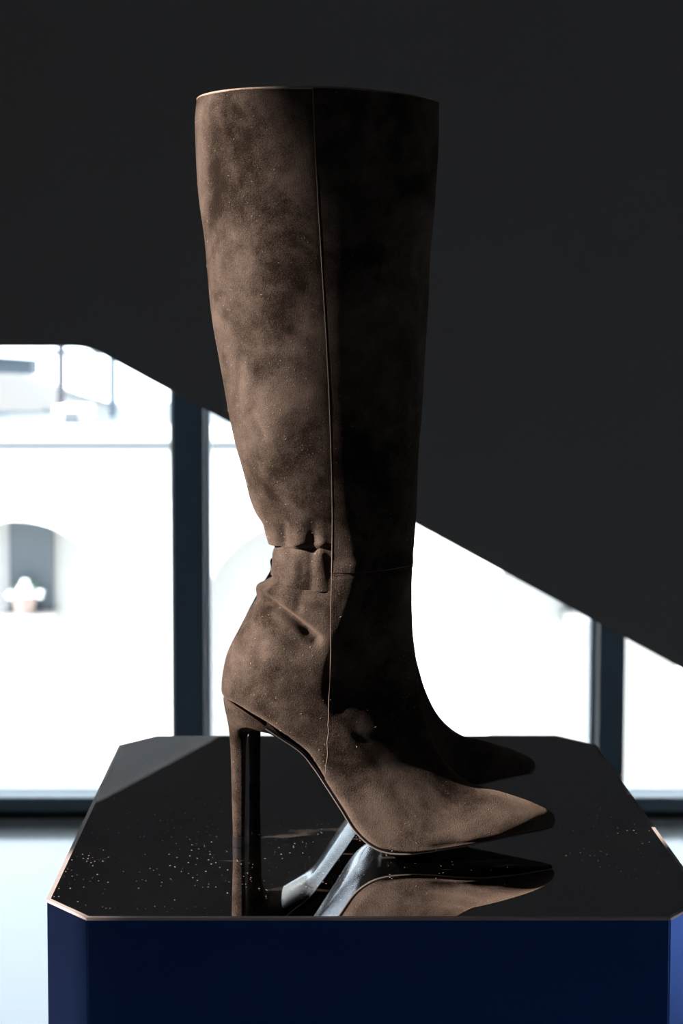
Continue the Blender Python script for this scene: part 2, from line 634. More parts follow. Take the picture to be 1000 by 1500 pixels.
def design(u, t):
    """ring point in centre-plane picture rows/columns plus sideways offset (m, negative = near side)"""
    u, t = np.broadcast_arrays(np.asarray(u, float), np.asarray(t, float))
    a = spline(u, [0, 1, 2, 3, 4, 5, 6])
    B, Fq, w, b, m = a[..., 0:2], a[..., 2:4], a[..., 4], a[..., 5], a[..., 6]
    c, s = np.cos(t), np.sin(t)
    low = np.clip(-c * 4, 0, 1)
    low = low * low * (3 - 2 * low)
    shaft = np.where(c < 0, 1 - sstep(15.0, 27.0, u), 1 - sstep(26.0, 37.0, u))
    # the leg: broad and squarish behind, drawn to a soft point in front
    e_s = np.where(c < 0, 0.88, 1.28 + 0.20 * np.exp(-((u - 25.0) / 6.5) ** 2))
    e_q = np.where(c < 0, 1 - 0.62 * b, 1.0 + 0.18 * b)
    e_r = np.where(c < 0, 1 - 0.72 * b * low, 1.0 + 0.18 * b)
    e_q = e_q * (1 - shaft) + e_s * shaft
    e_r = e_r * (1 - shaft) + e_s * shaft
    nb = sstep(0.0, 0.40, np.abs(c))                     # plain ellipse near the sides keeps the surface smooth there
    e_q = 1 + (e_q - 1) * nb
    e_r = 1 + (e_r - 1) * nb
    q = np.sign(c) * np.abs(c) ** e_q
    r = np.abs(s) ** e_r
    # foot: fuller low down, ridge on top
    r = r * (1 + 0.10 * b * np.clip(-q, 0, 1)) * (1 - 0.10 * b * np.clip(q, 0, 1))
    ctr = B + (Fq - B) * m[..., None]
    up = (Fq - B) * (1 - m)[..., None]
    dn = (Fq - B) * m[..., None]
    p = ctr + np.where((q > 0)[..., None], up * np.clip(q, 0, 9)[..., None], dn * np.clip(q, -9, 0)[..., None])
    y = -np.sign(s) * r * w
    return p[..., 0], p[..., 1], y


def true_px(px, py, y):
    k = YC / (YC - np.abs(y))
    return VPX + (px - VPX) * k, VPY + (py - VPY) * k


def to_local(px, py, y):
    """centre-plane picture position -> metres, origin on the plinth under the heel tip"""
    u_ = (px - CX) / F_PX
    v_ = (py - CY) / F_PX
    c, s = math.cos(PITCH), math.sin(PITCH)
    dy = c - v_ * s
    X = u_ / dy * YC
    Z = (-s - v_ * c) / dy * YC + CAM_H
    return np.stack([X - HEEL_X, y + toe_shift(px), Z], -1)


HEEL_X = ray(350, 1238)[0] * YC

SEAM = np.array([(120, 457.5), (200, 461), (300, 466), (400, 472), (500, 478), (600, 483), (700, 486), (760, 487),
                 (838, 485.5), (900, 484.5), (960, 484), (1020, 482), (1080, 480), (1150, 478.5), (1500, 478.5)])


def seam_x(py):
    return np.interp(py, SEAM[:, 0], SEAM[:, 1])


_uu = np.linspace(0, NR - 1, 700)
_tt = np.linspace(0.02, PI, 500)
_px, _py, _yy = design(_uu[:, None], _tt[None, :])
_tx, _ty = true_px(_px, _py, _yy)
_ts = np.empty(len(_uu))
for i in range(len(_uu)):
    d = _tx[i] - seam_x(_ty[i])
    k = np.where(d < 0)[0]
    _ts[i] = (_tt[k[0] - 1] + (_tt[k[0]] - _tt[k[0] - 1]) * d[k[0] - 1] / (d[k[0] - 1] - d[k[0]])) if len(k) and k[0] > 0 else PI
# after the seam meets the sole there is only the vamp
_end = np.where(_ts >= PI - 0.02)[0]
u_end = _uu[_end[_uu[_end] > 25][0]]
_ts[_uu >= u_end] = PI
_k = np.hanning(31)
_k /= _k.sum()
_ts2 = np.convolve(np.pad(_ts, 15, mode='edge'), _k, 'valid')
_ts2[_uu >= u_end] = PI


def t_seam(u):
    return np.interp(u, _uu, _ts2)


def solve_u(t_of, py_target, lo=10.0, hi=22.0):
    for _ in range(40):
        mid = (lo + hi) / 2
        t = t_of(mid)
        x, y, w = design(mid, t)
        _, ty = true_px(x, y, w)
        if ty < py_target:
            lo = mid
        else:
            hi = mid
    return (lo + hi) / 2


u_bt_s, u_bt_b = solve_u(t_seam, 805), solve_u(lambda u: PI, 795)
u_bb_s, u_bb_b = solve_u(t_seam, 867), solve_u(lambda u: PI, 839)
u_cut_s, u_cut_f = solve_u(t_seam, 839), solve_u(lambda u: 0.0, 826)

# smooth value noise
_grid = rng.rand(64, 64)


def vnoise(x, y):
    xi, yi = np.floor(x).astype(int), np.floor(y).astype(int)
    fx, fy = x - xi, y - yi
    fx, fy = fx * fx * (3 - 2 * fx), fy * fy * (3 - 2 * fy)
    g = lambda a, b: _grid[a % 64, b % 64]
    return (g(xi, yi) * (1 - fx) + g(xi + 1, yi) * fx) * (1 - fy) + (g(xi, yi + 1) * (1 - fx) + g(xi + 1, yi + 1) * fx) * fy - 0.5


def gauss(x, s):
    return np.exp(-(x / s) ** 2)


def seg(px, py, a, b):
    a, b = np.array(a, float), np.array(b, float)
    d = b - a
    L2 = (d ** 2).sum()
    k = np.clip(((px - a[0]) * d[0] + (py - a[1]) * d[1]) / L2, 0, 1)
    ex, ey = px - (a[0] + k * d[0]), py - (a[1] + k * d[1])
    side = ((px - a[0]) * d[1] - (py - a[1]) * d[0]) / math.sqrt(L2)
    return np.hypot(ex, ey), side, k


def relief(px, py, kind):
    """outward relief in metres at picture position"""
    d = 0.0014 * vnoise(px / 45, py / 75) + 0.0005 * vnoise(px / 21 + 9, py / 34 + 5)
    sx = seam_x(py)
    if kind == 'rear_panel':
        # shallow dents and creases of the soft leg
        d = d - 0.0013 * gauss(np.hypot((px - 316), (py - 335) * 0.6), 12)
        s_, sd, k = seg(px, py, (350, 525), (348, 590))
        d = d - 0.0014 * gauss(s_, 7)
        s_, sd, k = seg(px, py, (366, 605), (385, 640))
        d = d - 0.0012 * gauss(s_, 7)
        s_, sd, k = seg(px, py, (322, 150), (350, 260))
        d = d + 0.0011 * gauss(s_, 8)
        # pouched folds gathered by the elastic
        g = sstep(752, 796, py)
        g2 = 1 - sstep(794, 806, py)
        edge = sstep(0, 14, sx - px)
        d = d + g * g2 * edge * (0.0028 * gauss(px - 437, 12) + 0.0010 * gauss(px - 472, 9) - 0.0034 * gauss(px - 414, 8) - 0.0016 * gauss(px - 460, 8))
        d = d + 0.0012 * gauss(py - 735, 25) - 0.0010 * gauss(py - 768, 10) * (1 - gauss(px - 437, 14))
        d = d - 0.0020 * sstep(796, 806, py) * (1 - 0.6 * gauss(px - 437, 13))
        d = d - 0.0003 * gauss(px - sx, 4)
    elif kind == 'elastic_band':
        d = d - 0.0018
        d = d + 0.0022 * (gauss(px - 422, 20) + 0.8 * gauss(px - 469, 11)) - 0.0016 * gauss(px - 454, 8)
        d = d - 0.0003 * gauss(px - 484, 6) - 0.0022 * gauss(np.hypot(px - 404, py - 846), 7)
        d = d + 0.0010 * vnoise(px / 9 + 1, py / 40)
        d = d - 0.0020 * gauss(py - 803, 5) * (1 - 0.4 * gauss(px - 437, 12))
    elif kind == 'heel_counter':
        s_, sd, k = seg(px, py, (392, 878), (462, 936))
        wv = 5.5 + 3 * k
        d = d - (0.0052 + 0.0040 * k) * (1 - 0.35 * sstep(0.80, 1.0, k)) * gauss(s_ / (wv * 0.95), 1.0) + 0.0030 * gauss(np.hypot(px - 384, py - 866), 9)
        s_, sd, k = seg(px, py, (439, 872), (436, 892))
        d = d - 0.0014 * gauss(s_, 7)
        away = sstep(0, 26, sx - px)
        d = d - (0.0010 + 0.0018 * away) * (1 - sstep(0, 10, py - (848 + (px - 396) * 0.22))) + 0.0016 * away * gauss(py - (866 + (px - 396) * 0.25), 8)
        s_, sd, k = seg(px, py, (384, 940), (378, 975))
        d = d - 0.0010 * gauss(s_, 9)
        d = d + 0.0012 * gauss(np.hypot(px - 395, py - 960), 35)
    elif kind == 'front_panel':
        d = d + 0.0009
        d = d - 0.0004 * gauss(py - 822 + (px - 486) * 0.10, 8)
    elif kind == 'vamp':
        d = d * (0.25 + 0.75 * gauss(px - sx, 22)) + 0.0005 - 0.00004 * gauss(px - sx - 5.0, 1.5) * (1 - sstep(1050, 1110, py))
        d = d + 0.0002 * gauss(px - sx - 2, 3) * (1 - sstep(1050, 1110, py))
        d = d - 0.0005 * gauss(py - (846 - (px - 485) * 0.105), 1.5)
    return d


def surf(u, t, extra=0.0, kind=None):
    e = 1e-3
    def P(uu, tt):
        x, y, w = design(uu, tt)
        return to_local(x, y, w)
    p = P(u, t)
    du = P(np.minimum(u + e, NR - 1), t) - P(np.maximum(u - e, 0), t)
    dt = P(u, t + e) - P(u, t - e)
    n = np.cross(du, dt)
    ln = np.linalg.norm(n, axis=-1, keepdims=True)
    n = n / np.maximum(ln, 1e-12)
    # orient outwards: compare with the vector from the ring centre
    a = spline(u, [0, 1, 2, 3])
    cen = to_local((a[..., 0] + a[..., 2]) / 2, (a[..., 1] + a[..., 3]) / 2, np.zeros(np.shape(a[..., 0])))
    sg = np.sign(((p - cen) * n).sum(-1, keepdims=True))
    n = n * np.where(sg == 0, 1, sg)
    d = extra
    if kind:
        x, y, w = design(u, t)
        tx, ty = true_px(x, y, w)
        d = d + relief(tx, ty, kind) * np.clip((NR - 1 - u) / 3.0, 0.15, 1)
    return p + n * np.asarray(d)[..., None], n


def panel(name, u0f, u1f, t0f, t1f, nu, nt, kind, parent, m, skirt=0.0018):
    """grid patch of the boot surface with its edges turned in"""
    v = np.linspace(0, 1, nu)
    # t spacing depends on u; iterate: bounds of u depend on relative t
    s = np.linspace(0, 1, nt)
    V, S = np.meshgrid(v, s, indexing='ij')
    U0, U1 = u0f(S), u1f(S)
    U = U0 + (U1 - U0) * V
    T0, T1 = t0f(U), t1f(U)
    TT = T0 + (T1 - T0) * S
    P, Nn = surf(U, TT, 0.0, kind)
    # border skirt
    Q = P - Nn * skirt
    verts = P.reshape(-1, 3)
    idx = np.arange(nu * nt).reshape(nu, nt)
    faces = np.stack([idx[:-1, :-1], idx[1:, :-1], idx[1:, 1:], idx[:-1, 1:]], -1).reshape(-1, 4)
    ring = np.concatenate([idx[0, :], idx[1:, -1], idx[-1, -2::-1], idx[-2:0:-1, 0]])
    base = len(verts)
    verts = np.concatenate([verts, Q.reshape(-1, 3)[ring]])
    k = len(ring)
    a = np.arange(k)
    bq = (a + 1) % k
    sk = np.stack([ring[a], base + a, base + bq, ring[bq]], -1)
    faces = np.concatenate([faces, sk])
    o = mesh_obj(name, verts, faces, m, parent)
    me = o.data
    # sharp border so that the cut edge reads
    sharp = set()
    rs = set()
    for i in range(k):
        p_, q_ = int(ring[i]), int(ring[(i + 1) % k])
        rs.add((min(p_, q_), max(p_, q_)))
    for e_ in me.edges:
        kk = (min(e_.vertices), max(e_.vertices))
        if kk in rs:
            e_.use_edge_sharp = True
    return o, P, Nn


def tri(S):
    """0 at both ends (seams), 1 in the middle of the patch"""
    return 1 - np.abs(2 * S - 1)


def ease(x):
    return x * x * (3 - 2 * x)


def build_boot():
    root = thing('knee_high_boot', '', 'boot')
    ts = t_seam
    z = lambda S: S * 0.0
    # rear leg panel wraps round the back from seam to seam
    lt, rt = (lambda U: ts(U)), (lambda U: 2 * PI - ts(U))
    k1 = lambda S: u_bt_s + (u_bt_b - u_bt_s) * ease(tri(S))
    k2 = lambda S: u_bb_s + (u_bb_b - u_bb_s) * ease(tri(S))
    kc = lambda S: u_cut_s + (u_cut_f - u_cut_s) * ease(tri(S))
    rear = panel('rear_panel', z, k1, lt, rt, 300, 300, 'rear_panel', root, M_suede)
    band = panel('elastic_band', k1, k2, lt, rt, 60, 300, 'elastic_band', root, M_suede)
    cnt = panel('heel_counter', k2, lambda S: z(S) + u_end - 0.02, lt, rt, 200, 260, 'heel_counter', root, M_suede)
    fl, fr = (lambda U: -ts(U)), (lambda U: ts(U))
    front = panel('front_panel', z, kc, fl, fr, 220, 220, 'front_panel', root, M_suede)
    vamp = panel('vamp', kc, lambda S: z(S) + NR - 1.001, fl, fr, 280, 260, 'vamp', root, M_suede)
    band[0]['label'] = 'gathered suede band round the ankle'
    # lining, seen at the mouth
    U, TT = np.meshgrid(np.linspace(0.03, 13.0, 60), np.linspace(0, 2 * PI, 97), indexing='ij')
    P, Nn = surf(U, TT, -0.0042)
    P0, _ = surf(U[:1] * 0 + 0.0, TT[:1], -0.0008)
    P = np.concatenate([P0 - [0, 0, 0.0004], P])
    idx = np.arange(P.shape[0] * 97).reshape(P.shape[0], 97)
    fc = np.stack([idx[:-1, :-1], idx[:-1, 1:], idx[1:, 1:], idx[1:, :-1]], -1).reshape(-1, 4)
    mesh_obj('lining', P.reshape(-1, 3), fc, M_lining, root)

    # raw cut edge of the mouth, coloured paler to carry its sunlit line
    tq = np.linspace(0, 2 * PI, 240, endpoint=False)
    e0, en = surf(np.zeros(240) + 0.0, tq, -0.0006)
    ev, ef = [], []
    for i in range(240):
        for q in range(8):
            an = q * PI / 4
            ev.append(e0[i] + en[i] * math.cos(an) * 0.0011 + np.array([0, 0, 1.0]) * (math.sin(an) * 0.0009 + 0.0002))
        for q in range(8):
            i2, q2 = (i + 1) % 240, (q + 1) % 8
            ef.append((i * 8 + q, i2 * 8 + q, i2 * 8 + q2, i * 8 + q2))
    ed = mesh_obj('top_edge', ev, ef, M_cut_lit, root)
    ed['label'] = 'raw edge round the boot mouth, lightened for its sunlit rim'

    # ---- outsole: glossy underside from the heel breast to the toe
    us = np.linspace(28.0, NR - 1, 150)
    a = spline(us, [0, 1, 2, 3, 4])
    Bc = to_local(a[:, 0], a[:, 1], np.zeros(len(us)))
    Fc = to_local(a[:, 2], a[:, 3], np.zeros(len(us)))
    yc = Bc[:, 1].copy()
    tang = np.gradient(Bc, axis=0)
    tang[:, 1] = 0
    tang /= np.linalg.norm(tang, axis=1, keepdims=True)
    dn = np.stack([-tang[:, 2], 0 * yc, tang[:, 0]], -1)
    dn *= -np.sign((dn * (Fc - Bc)).sum(1))[:, None]
    w = a[:, 4] * 1.025
    arch = sstep(0, 1, (us - 28.0) / 3) * (1 - sstep(33.5, 36.5, us))
    w = w * (1 - 0.10 * arch)
    cr = np.linspace(-1, 1, 25)
    bot, topv = [], []
    for i in range(len(us)):
        low = []
        lift = Bc[i, 2]
        for c_ in cr:
            base = Bc[i] + np.array([0, w[i] * c_, 0])
            ridge = 0.0024 * arch[i] * (1 - abs(c_) ** 1.3) + (1 - arch[i]) * 0.0042 * (1 - c_ ** 4) * min(1, w[i] / 0.03)
            th = 0.0011 + ridge
            q_ = base + dn[i] * th
            q_[2] = max(q_[2], 0.0)
            low.append(q_)
        bot.append(low)
        topv.append([Bc[i] + np.array([0, w[i] * c_, 0]) - dn[i] * 0.0010 for c_ in cr])
    bot, topv = np.array(bot), np.array(topv)
    nU, nC = bot.shape[:2]
    verts = np.concatenate([bot.reshape(-1, 3), topv.reshape(-1, 3)])
    idx = np.arange(nU * nC).reshape(nU, nC)
    off = nU * nC
    f1 = np.stack([idx[:-1, :-1], idx[:-1, 1:], idx[1:, 1:], idx[1:, :-1]], -1).reshape(-1, 4)
    f2 = f1[:, ::-1] + off
    s1 = np.stack([idx[:-1, 0], idx[1:, 0], idx[1:, 0] + off, idx[:-1, 0] + off], -1)
    s2 = np.stack([idx[1:, -1], idx[:-1, -1], idx[:-1, -1] + off, idx[1:, -1] + off], -1)
    s3 = np.stack([idx[0, 1:], idx[0, :-1], idx[0, :-1] + off, idx[0, 1:] + off], -1)
    s4 = np.stack([idx[-1, :-1], idx[-1, 1:], idx[-1, 1:] + off, idx[-1, :-1] + off], -1)
    so = mesh_obj('outsole', verts, np.concatenate([f1, f2, s1, s2, s3, s4]), M_sole, root)
    so['label'] = 'glossy black outsole'
    for e_ in so.data.edges:
        pass
    mod = so.modifiers.new('edge', 'EDGE_SPLIT')
    mod.split_angle = math.radians(50)

    # ---- bead added along the sole edge, lightened to carry its sunlit highlight
    wv, wf = [], []
    path = []
    for sgn in (-1, 1):
        line = [Bc[i] + np.array([0, sgn * w[i] * 1.0, 0]) + dn[i] * 0.0006 for i in range(len(us))]
        path.append(line)
    loop = path[0] + path[1][::-1]
    for i, p in enumerate(loop):
        a_, b_ = loop[max(i - 1, 0)], loop[min(i + 1, len(loop) - 1)]
        t_ = (b_ - a_) / max(np.linalg.norm(b_ - a_), 1e-9)
        n1 = np.cross(t_, [0.0, 0.3, 1.0])
        n1 /= max(np.linalg.norm(n1), 1e-9)
        n2 = np.cross(t_, n1)
        for q in range(8):
            an = q * PI / 4
            v_ = p + (n1 * math.cos(an) + n2 * math.sin(an)) * 0.0005
            wv.append(v_)
    for i in range(len(loop) - 1):
        for q in range(8):
            q2 = (q + 1) % 8
            wf.append((i * 8 + q, i * 8 + q2, i * 8 + 8 + q2, i * 8 + 8 + q))
    mesh_obj('sole_glint', wv, wf, M_sole_glint, root)

    # ---- heel: suede covered stiletto, lofted from the seat line down
    H = [  # back x,y (centre plane)  front x,y (near side)  half width mm
        (328.5, 1014, 412, 1074, 26.0),
        (327.3, 1022, 412, 1080, 26.0),
        (329, 1034, 402, 1076.5, 25.0),
        (331.5, 1046, 390, 1072, 21),
        (333.5, 1056, 378, 1069, 17),
        (335, 1066, 369, 1069.5, 13),
        (336, 1076, 363.5, 1075, 10.0),
        (337, 1088, 361, 1086, 8.4),
        (337.8, 1104, 360, 1103, 7.2),
        (338.6, 1135, 359.5, 1135, 6.2),
        (339.5, 1168, 359, 1168, 5.6),
        (340.5, 1200, 358.5, 1200, 5.2),
        (341, 1222.5, 358, 1222.5, 5.1),
    ]
    Hh = np.array(H)
    nt = 48
    tt = np.linspace(0, 2 * PI, nt, endpoint=False)
    # densify with Catmull-Rom
    def cr_(P, n):
        u = np.linspace(0, len(P) - 1, n)
        i = np.minimum(u.astype(int), len(P) - 2)
        f = (u - i)[:, None]
        p0, p1, p2, p3 = P[np.maximum(i - 1, 0)], P[i], P[i + 1], P[np.minimum(i + 2, len(P) - 1)]
        return 0.5 * ((2 * p1) + (-p0 + p2) * f + (2 * p0 - 5 * p1 + 4 * p2 - p3) * f ** 2 + (-p0 + 3 * p1 - 3 * p2 + p3) * f ** 3)
    Hd = cr_(Hh, 90)
    rings = []
    for bx_, by_, fx_, fy_, wm in Hd:
        w_ = wm / 1000
        k = (YC - w_ * 0.75) / YC
        fx2, fy2 = VPX + (fx_ - VPX) * k, VPY + (fy_ - VPY) * k
        if wm < 9:
            fx2, fy2 = fx_, by_ + (fy_ - by_)
        elif wm < 13:
            q = (wm - 9) / 4
            fx2, fy2 = fx_ * (1 - q) + fx2 * q, fy_ * (1 - q) + fy2 * q
        c_, s_ = np.cos(tt), np.sin(tt)
        e = np.where(c_ > 0, 0.55, 1.0)
        q = np.sign(c_) * np.abs(c_) ** e
        rr = np.sign(s_) * np.abs(s_) ** np.where(c_ > 0, 0.6, 0.9)
        X = (bx_ + fx2) / 2 + (fx2 - bx_) / 2 * q
        Yp = (by_ + fy2) / 2 + (fy2 - by_) / 2 * q
        rings.append(to_local(X, Yp, -rr * w_))
    rings = np.array(rings)
    nR = len(rings)
    idx = np.arange(nR * nt).reshape(nR, nt)
    j = (np.arange(nt) + 1) % nt
    fc = np.stack([idx[:-1, :], idx[1:, :], idx[1:, j], idx[:-1, j]], -1).reshape(-1, 4)
    fcs = [tuple(f) for f in fc] + [tuple(idx[0, :]), tuple(idx[-1, ::-1])]
    he = mesh_obj('heel', rings.reshape(-1, 3), fcs, M_heel_suede, root)
    # heel tip
    z_lo = 0.0
    last = rings[-1]
    cxy = last.mean(0)
    lv = []
    zt = last[:, 2].mean()
    for zz, sc_ in ((zt + 0.0001, 1.015), (zt - 0.0004, 1.05), (0.0006, 1.06), (0.0, 1.02)):
        r_ = last.copy()
        r_[:, :2] = cxy[:2] + (last[:, :2] - cxy[:2]) * sc_
        r_[:, 2] = zz
        lv.append(r_)
    lv = np.array(lv)
    idx = np.arange(4 * nt).reshape(4, nt)
    fc = np.stack([idx[:-1, :], idx[1:, :], idx[1:, j], idx[:-1, j]], -1).reshape(-1, 4)
    ht = mesh_obj('heel_tip', lv.reshape(-1, 3), [tuple(f) for f in fc] + [tuple(idx[0, :]), tuple(idx[-1, ::-1])], M_tip, root, smooth=False)
    ht['label'] = 'small glossy black heel tip'

    # ---- raised edges at side seams and ankle cut, coloured paler for the sunlit highlight
    pv, pf = [], []

    def bead(P_, N_, rad):
        T_ = np.gradient(P_, axis=0)
        T_ /= np.maximum(np.linalg.norm(T_, axis=1, keepdims=True), 1e-9)
        S_ = np.cross(T_, N_)
        i0 = len(pv)
        for i in range(len(P_)):
            for q in range(6):
                an = q * PI / 3
                pv.append(P_[i] + (S_[i] * math.cos(an) + N_[i] * math.sin(an)) * rad)
        for i in range(len(P_) - 1):
            for q in range(6):
                q2 = (q + 1) % 6
                pf.append((i0 + i * 6 + q, i0 + i * 6 + q2, i0 + i * 6 + 6 + q2, i0 + i * 6 + 6 + q))

    for sgn in (1, -1):
        uu = np.linspace(0.02, u_cut_s, 260)
        bead(*surf(uu, sgn * t_seam(uu), -0.0001, 'front_panel'), 0.00042)
        uu = np.linspace(u_cut_s + 0.01, 31.2, 200)
        bead(*surf(uu, sgn * t_seam(uu), -0.0001, 'vamp'), 0.00027)
        sq = np.linspace(0, 1, 90)
        uc = u_cut_s + (u_cut_f - u_cut_s) * ease(sq) + 0.01
        bead(*surf(uc, sgn * t_seam(uc) * (1 - sq), -0.0001, 'vamp'), 0.00034)
    mesh_obj('seam_edge', pv, pf, M_bead_lit, root)['label'] = 'raised edge along the side seam, lightened for its highlight'

    # ---- stitching beside the seam and along the ankle cut (near and far side), short threads
    sv, sf = [], []

    def thread(p, q, n_, r_=0.00013):
        p, q = np.array(p), np.array(q)
        d = q - p
        L_ = np.linalg.norm(d)
        if L_ < 1e-6:
            return
        d /= L_
        b_ = np.cross(d, n_)
        b_ /= np.linalg.norm(b_)
        i0 = len(sv)
        for pt, up_ in ((p, 0.0), ((p + q) / 2, 1.0), (q, 0.0)):
            for aa in (0, 1, 2, 3):
                an = aa * PI / 2
                sv.append(pt + n_ * (up_ * r_ * 0.3) + (b_ * math.cos(an) + n_ * math.sin(an)) * r_)
        for s_ in (0, 4):
            for aa in range(4):
                b2 = (aa + 1) % 4
                sf.append((i0 + s_ + aa, i0 + s_ + b2, i0 + s_ + 4 + b2, i0 + s_ + 4 + aa))

    def stitch_line(uvals, tfun, kind, pitch=0.0026):
        tv = tfun(uvals)
        P_, N_ = surf(uvals, tv, -0.00006, kind)
        dd = np.concatenate([[0], np.cumsum(np.linalg.norm(np.diff(P_, axis=0), axis=1))])
        n_ = int(dd[-1] / pitch)
        for i in range(n_):
            a0, a1 = i * pitch, i * pitch + pitch * 0.72
            g = lambda q_: np.array([np.interp(q_, dd, P_[:, k]) for k in range(3)])
            nn = np.array([np.interp(a0, dd, N_[:, k]) for k in range(3)])
            thread(g(a0), g(a1), nn / np.linalg.norm(nn))

    for sgn in (1, -1):
        uu = np.linspace(u_cut_s + 0.15, 28.5, 300)
        stitch_line(uu, lambda u: sgn * (t_seam(u) - 0.055), 'vamp')
        ss = np.linspace(0.0, 1.0, 120)
        uc = u_cut_s + (u_cut_f - u_cut_s) * ease(ss) + 0.16
        tq = t_seam(uc) * (1 - ss)
        P_, N_ = surf(uc, sgn * tq, -0.00006, 'vamp')
        dd = np.concatenate([[0], np.cumsum(np.linalg.norm(np.diff(P_, axis=0), axis=1))])
        for i in range(int(dd[-1] / 0.0026)):
            g = lambda q_: np.array([np.interp(q_, dd, P_[:, k]) for k in range(3)])
            nn = np.array([np.interp(i * 0.0026, dd, N_[:, k]) for k in range(3)])
            thread(g(i * 0.0026), g(i * 0.0026 + 0.0019), nn / np.linalg.norm(nn))
    st = mesh_obj('stitching', sv, sf, M_thread, root)
    st['kind'] = 'stuff'

    # ---- lint: short pale fibres lying in the nap, and fuzz along the cut mouth
    fv, ff = [], []

    def fibre(p, n_, d, L_, wd):
        d = d - n_ * (d @ n_)
        d /= np.linalg.norm(d)
        b_ = np.cross(n_, d)
        bend = random.uniform(-0.4, 0.4)
        i0 = len(fv)
        for k in range(4):
            q_ = k / 3
            c_ = p + d * (L_ * q_) + b_ * (bend * L_ * q_ * q_) + n_ * (0.0002 + 0.25 * L_ * math.sin(q_ * PI) * 0.6)
            fv.append(c_ - b_ * wd)
            fv.append(c_ + b_ * wd)
            fv.append(c_ + n_ * wd * 1.5)
        for k in range(3):
            a_ = i0 + 3 * k
            for m_ in range(3):
                ff.append((a_ + m_, a_ + (m_ + 1) % 3, a_ + 3 + (m_ + 1) % 3, a_ + 3 + m_))

    for (pat, cnt_, wgt) in ((rear, 330, 1), (band, 50, 1), (cnt, 150, 1), (vamp, 170, 1), (front, 60, 1)):
        P_, N_ = pat[1], pat[2]
        a_, b_ = P_.shape[:2]
        for _ in range(cnt_):
            i, j_ = random.randrange(2, a_ - 2), random.randrange(2, b_ - 2)
            if random.random() < 0.6 and pat is rear:
                i = int(a_ * random.uniform(0.55, 0.99))
            dd_ = np.array([random.uniform(-1, 1), random.uniform(-1, 1), random.uniform(-1, 1)])
            fibre(P_[i, j_], N_[i, j_], dd_, random.uniform(0.0004, 0.0013), random.uniform(0.00004, 0.00008))
    lf = mesh_obj('lint', fv, ff, M_lint, root, smooth=False)
    lf['kind'] = 'stuff'
    lf['label'] = 'pale lint fibres caught in the suede'
    fv.clear()
    ff.clear()
    for pat in (rear, front):
        P_, N_ = pat[1], pat[2]
        for _ in range(2600):
            j_ = random.randrange(0, P_.shape[1] - 1)
            f_ = random.random()
            p = P_[0, j_] * (1 - f_) + P_[0, j_ + 1] * f_
            n_ = N_[0, j_]
            up = np.array([random.gauss(0, 0.35), random.gauss(0, 0.35), 1.0])
            fibre(p - n_ * random.uniform(0, 0.0014), n_, up, random.uniform(0.0003, 0.0009) * (2.2 if random.random() < 0.03 else 1), 0.00003)
    fz = mesh_obj('fuzz', fv, ff, M_fuzz, root, smooth=False)
    fz['kind'] = 'stuff'
    return root


M_fuzz = mat('brown suede fuzz', (0.16, 0.11, 0.08), 1.0)

boot = build_boot()
boot.location = (HEEL_X, YC, TOP_Z)
boot['label'] = 'near dark brown suede knee boot with stiletto heel, sunlit, nearest the camera'
boot['group'] = 'pair of knee-high boots on the plinth'
far = boot.copy()
C.objects.link(far)
for ch in list(boot.children):
    c_ = ch.copy()
    C.objects.link(c_)
    c_.parent = far
far.scale = (1, -1, 1)
far.location = (HEEL_X + 0.0062, YC + 0.120, TOP_Z)
far['label'] = 'far shaded boot of the pair, mostly hidden, only its dark toe and heel showing'

# ------------------------------------------------------------------ outside, across the street
FY = 14.0
G = -3.6
struct(bxo('ground', (-25, 25, WIN_OUT + 0.25, 40, G - 0.3, G), M_pave))
bld = thing('building', 'sunlit cream building with arched niches and a cornice across the street', 'building', (0, FY, G))


def fz_(px, py, Y=FY):
    x, z = at(px, py, Y)
    return x, z - G


top_z = fz_(100, 640)[1]
Rr = 148 / F_PX * FY
cxs = [fz_(24, 907)[0] + k * (423 / F_PX * FY) for k in (-2, -1, 0, 1, 2, 3)]
cz = fz_(24, 909)[1]
base_z = cz - 2.0
# wall built as piers and spandrels round the arched niches
bm = bmesh.new()
xl, xr = cxs[0] - 3.0, cxs[-1] + 3.0
ys, yd = 0.0, 0.5
cur = xl
for c_ in cxs:
    box(bm, cur, c_ - Rr, ys, yd, 0, top_z)
    box(bm, c_ - Rr, c_ + Rr, ys, yd, 0, base_z)
    n = 28
    for k in range(n):
        a0, a1 = PI - PI * k / n, PI - PI * (k + 1) / n
        x0, x1 = c_ + Rr * math.cos(a0), c_ + Rr * math.cos(a1)
        z0, z1 = cz + Rr * math.sin(a0), cz + Rr * math.sin(a1)
        vs = [bm.verts.new(v) for v in ((x0, ys, z0), (x1, ys, z1), (x1, ys, top_z), (x0, ys, top_z),
                                        (x0, yd, z0), (x1, yd, z1), (x1, yd, top_z), (x0, yd, top_z))]
        bm.faces.new(vs[0:4])
        bm.faces.new((vs[0], vs[4], vs[5], vs[1]))
        bm.faces.new((vs[3], vs[2], vs[6], vs[7]))
    cur = c_ + Rr
box(bm, cur, xr, ys, yd, 0, top_z)
obj('facade', bm, M_cream, bld)
bxo('niche_wall', (xl, xr, yd, yd + 0.3, 0, top_z), M_niche_shade, bld)
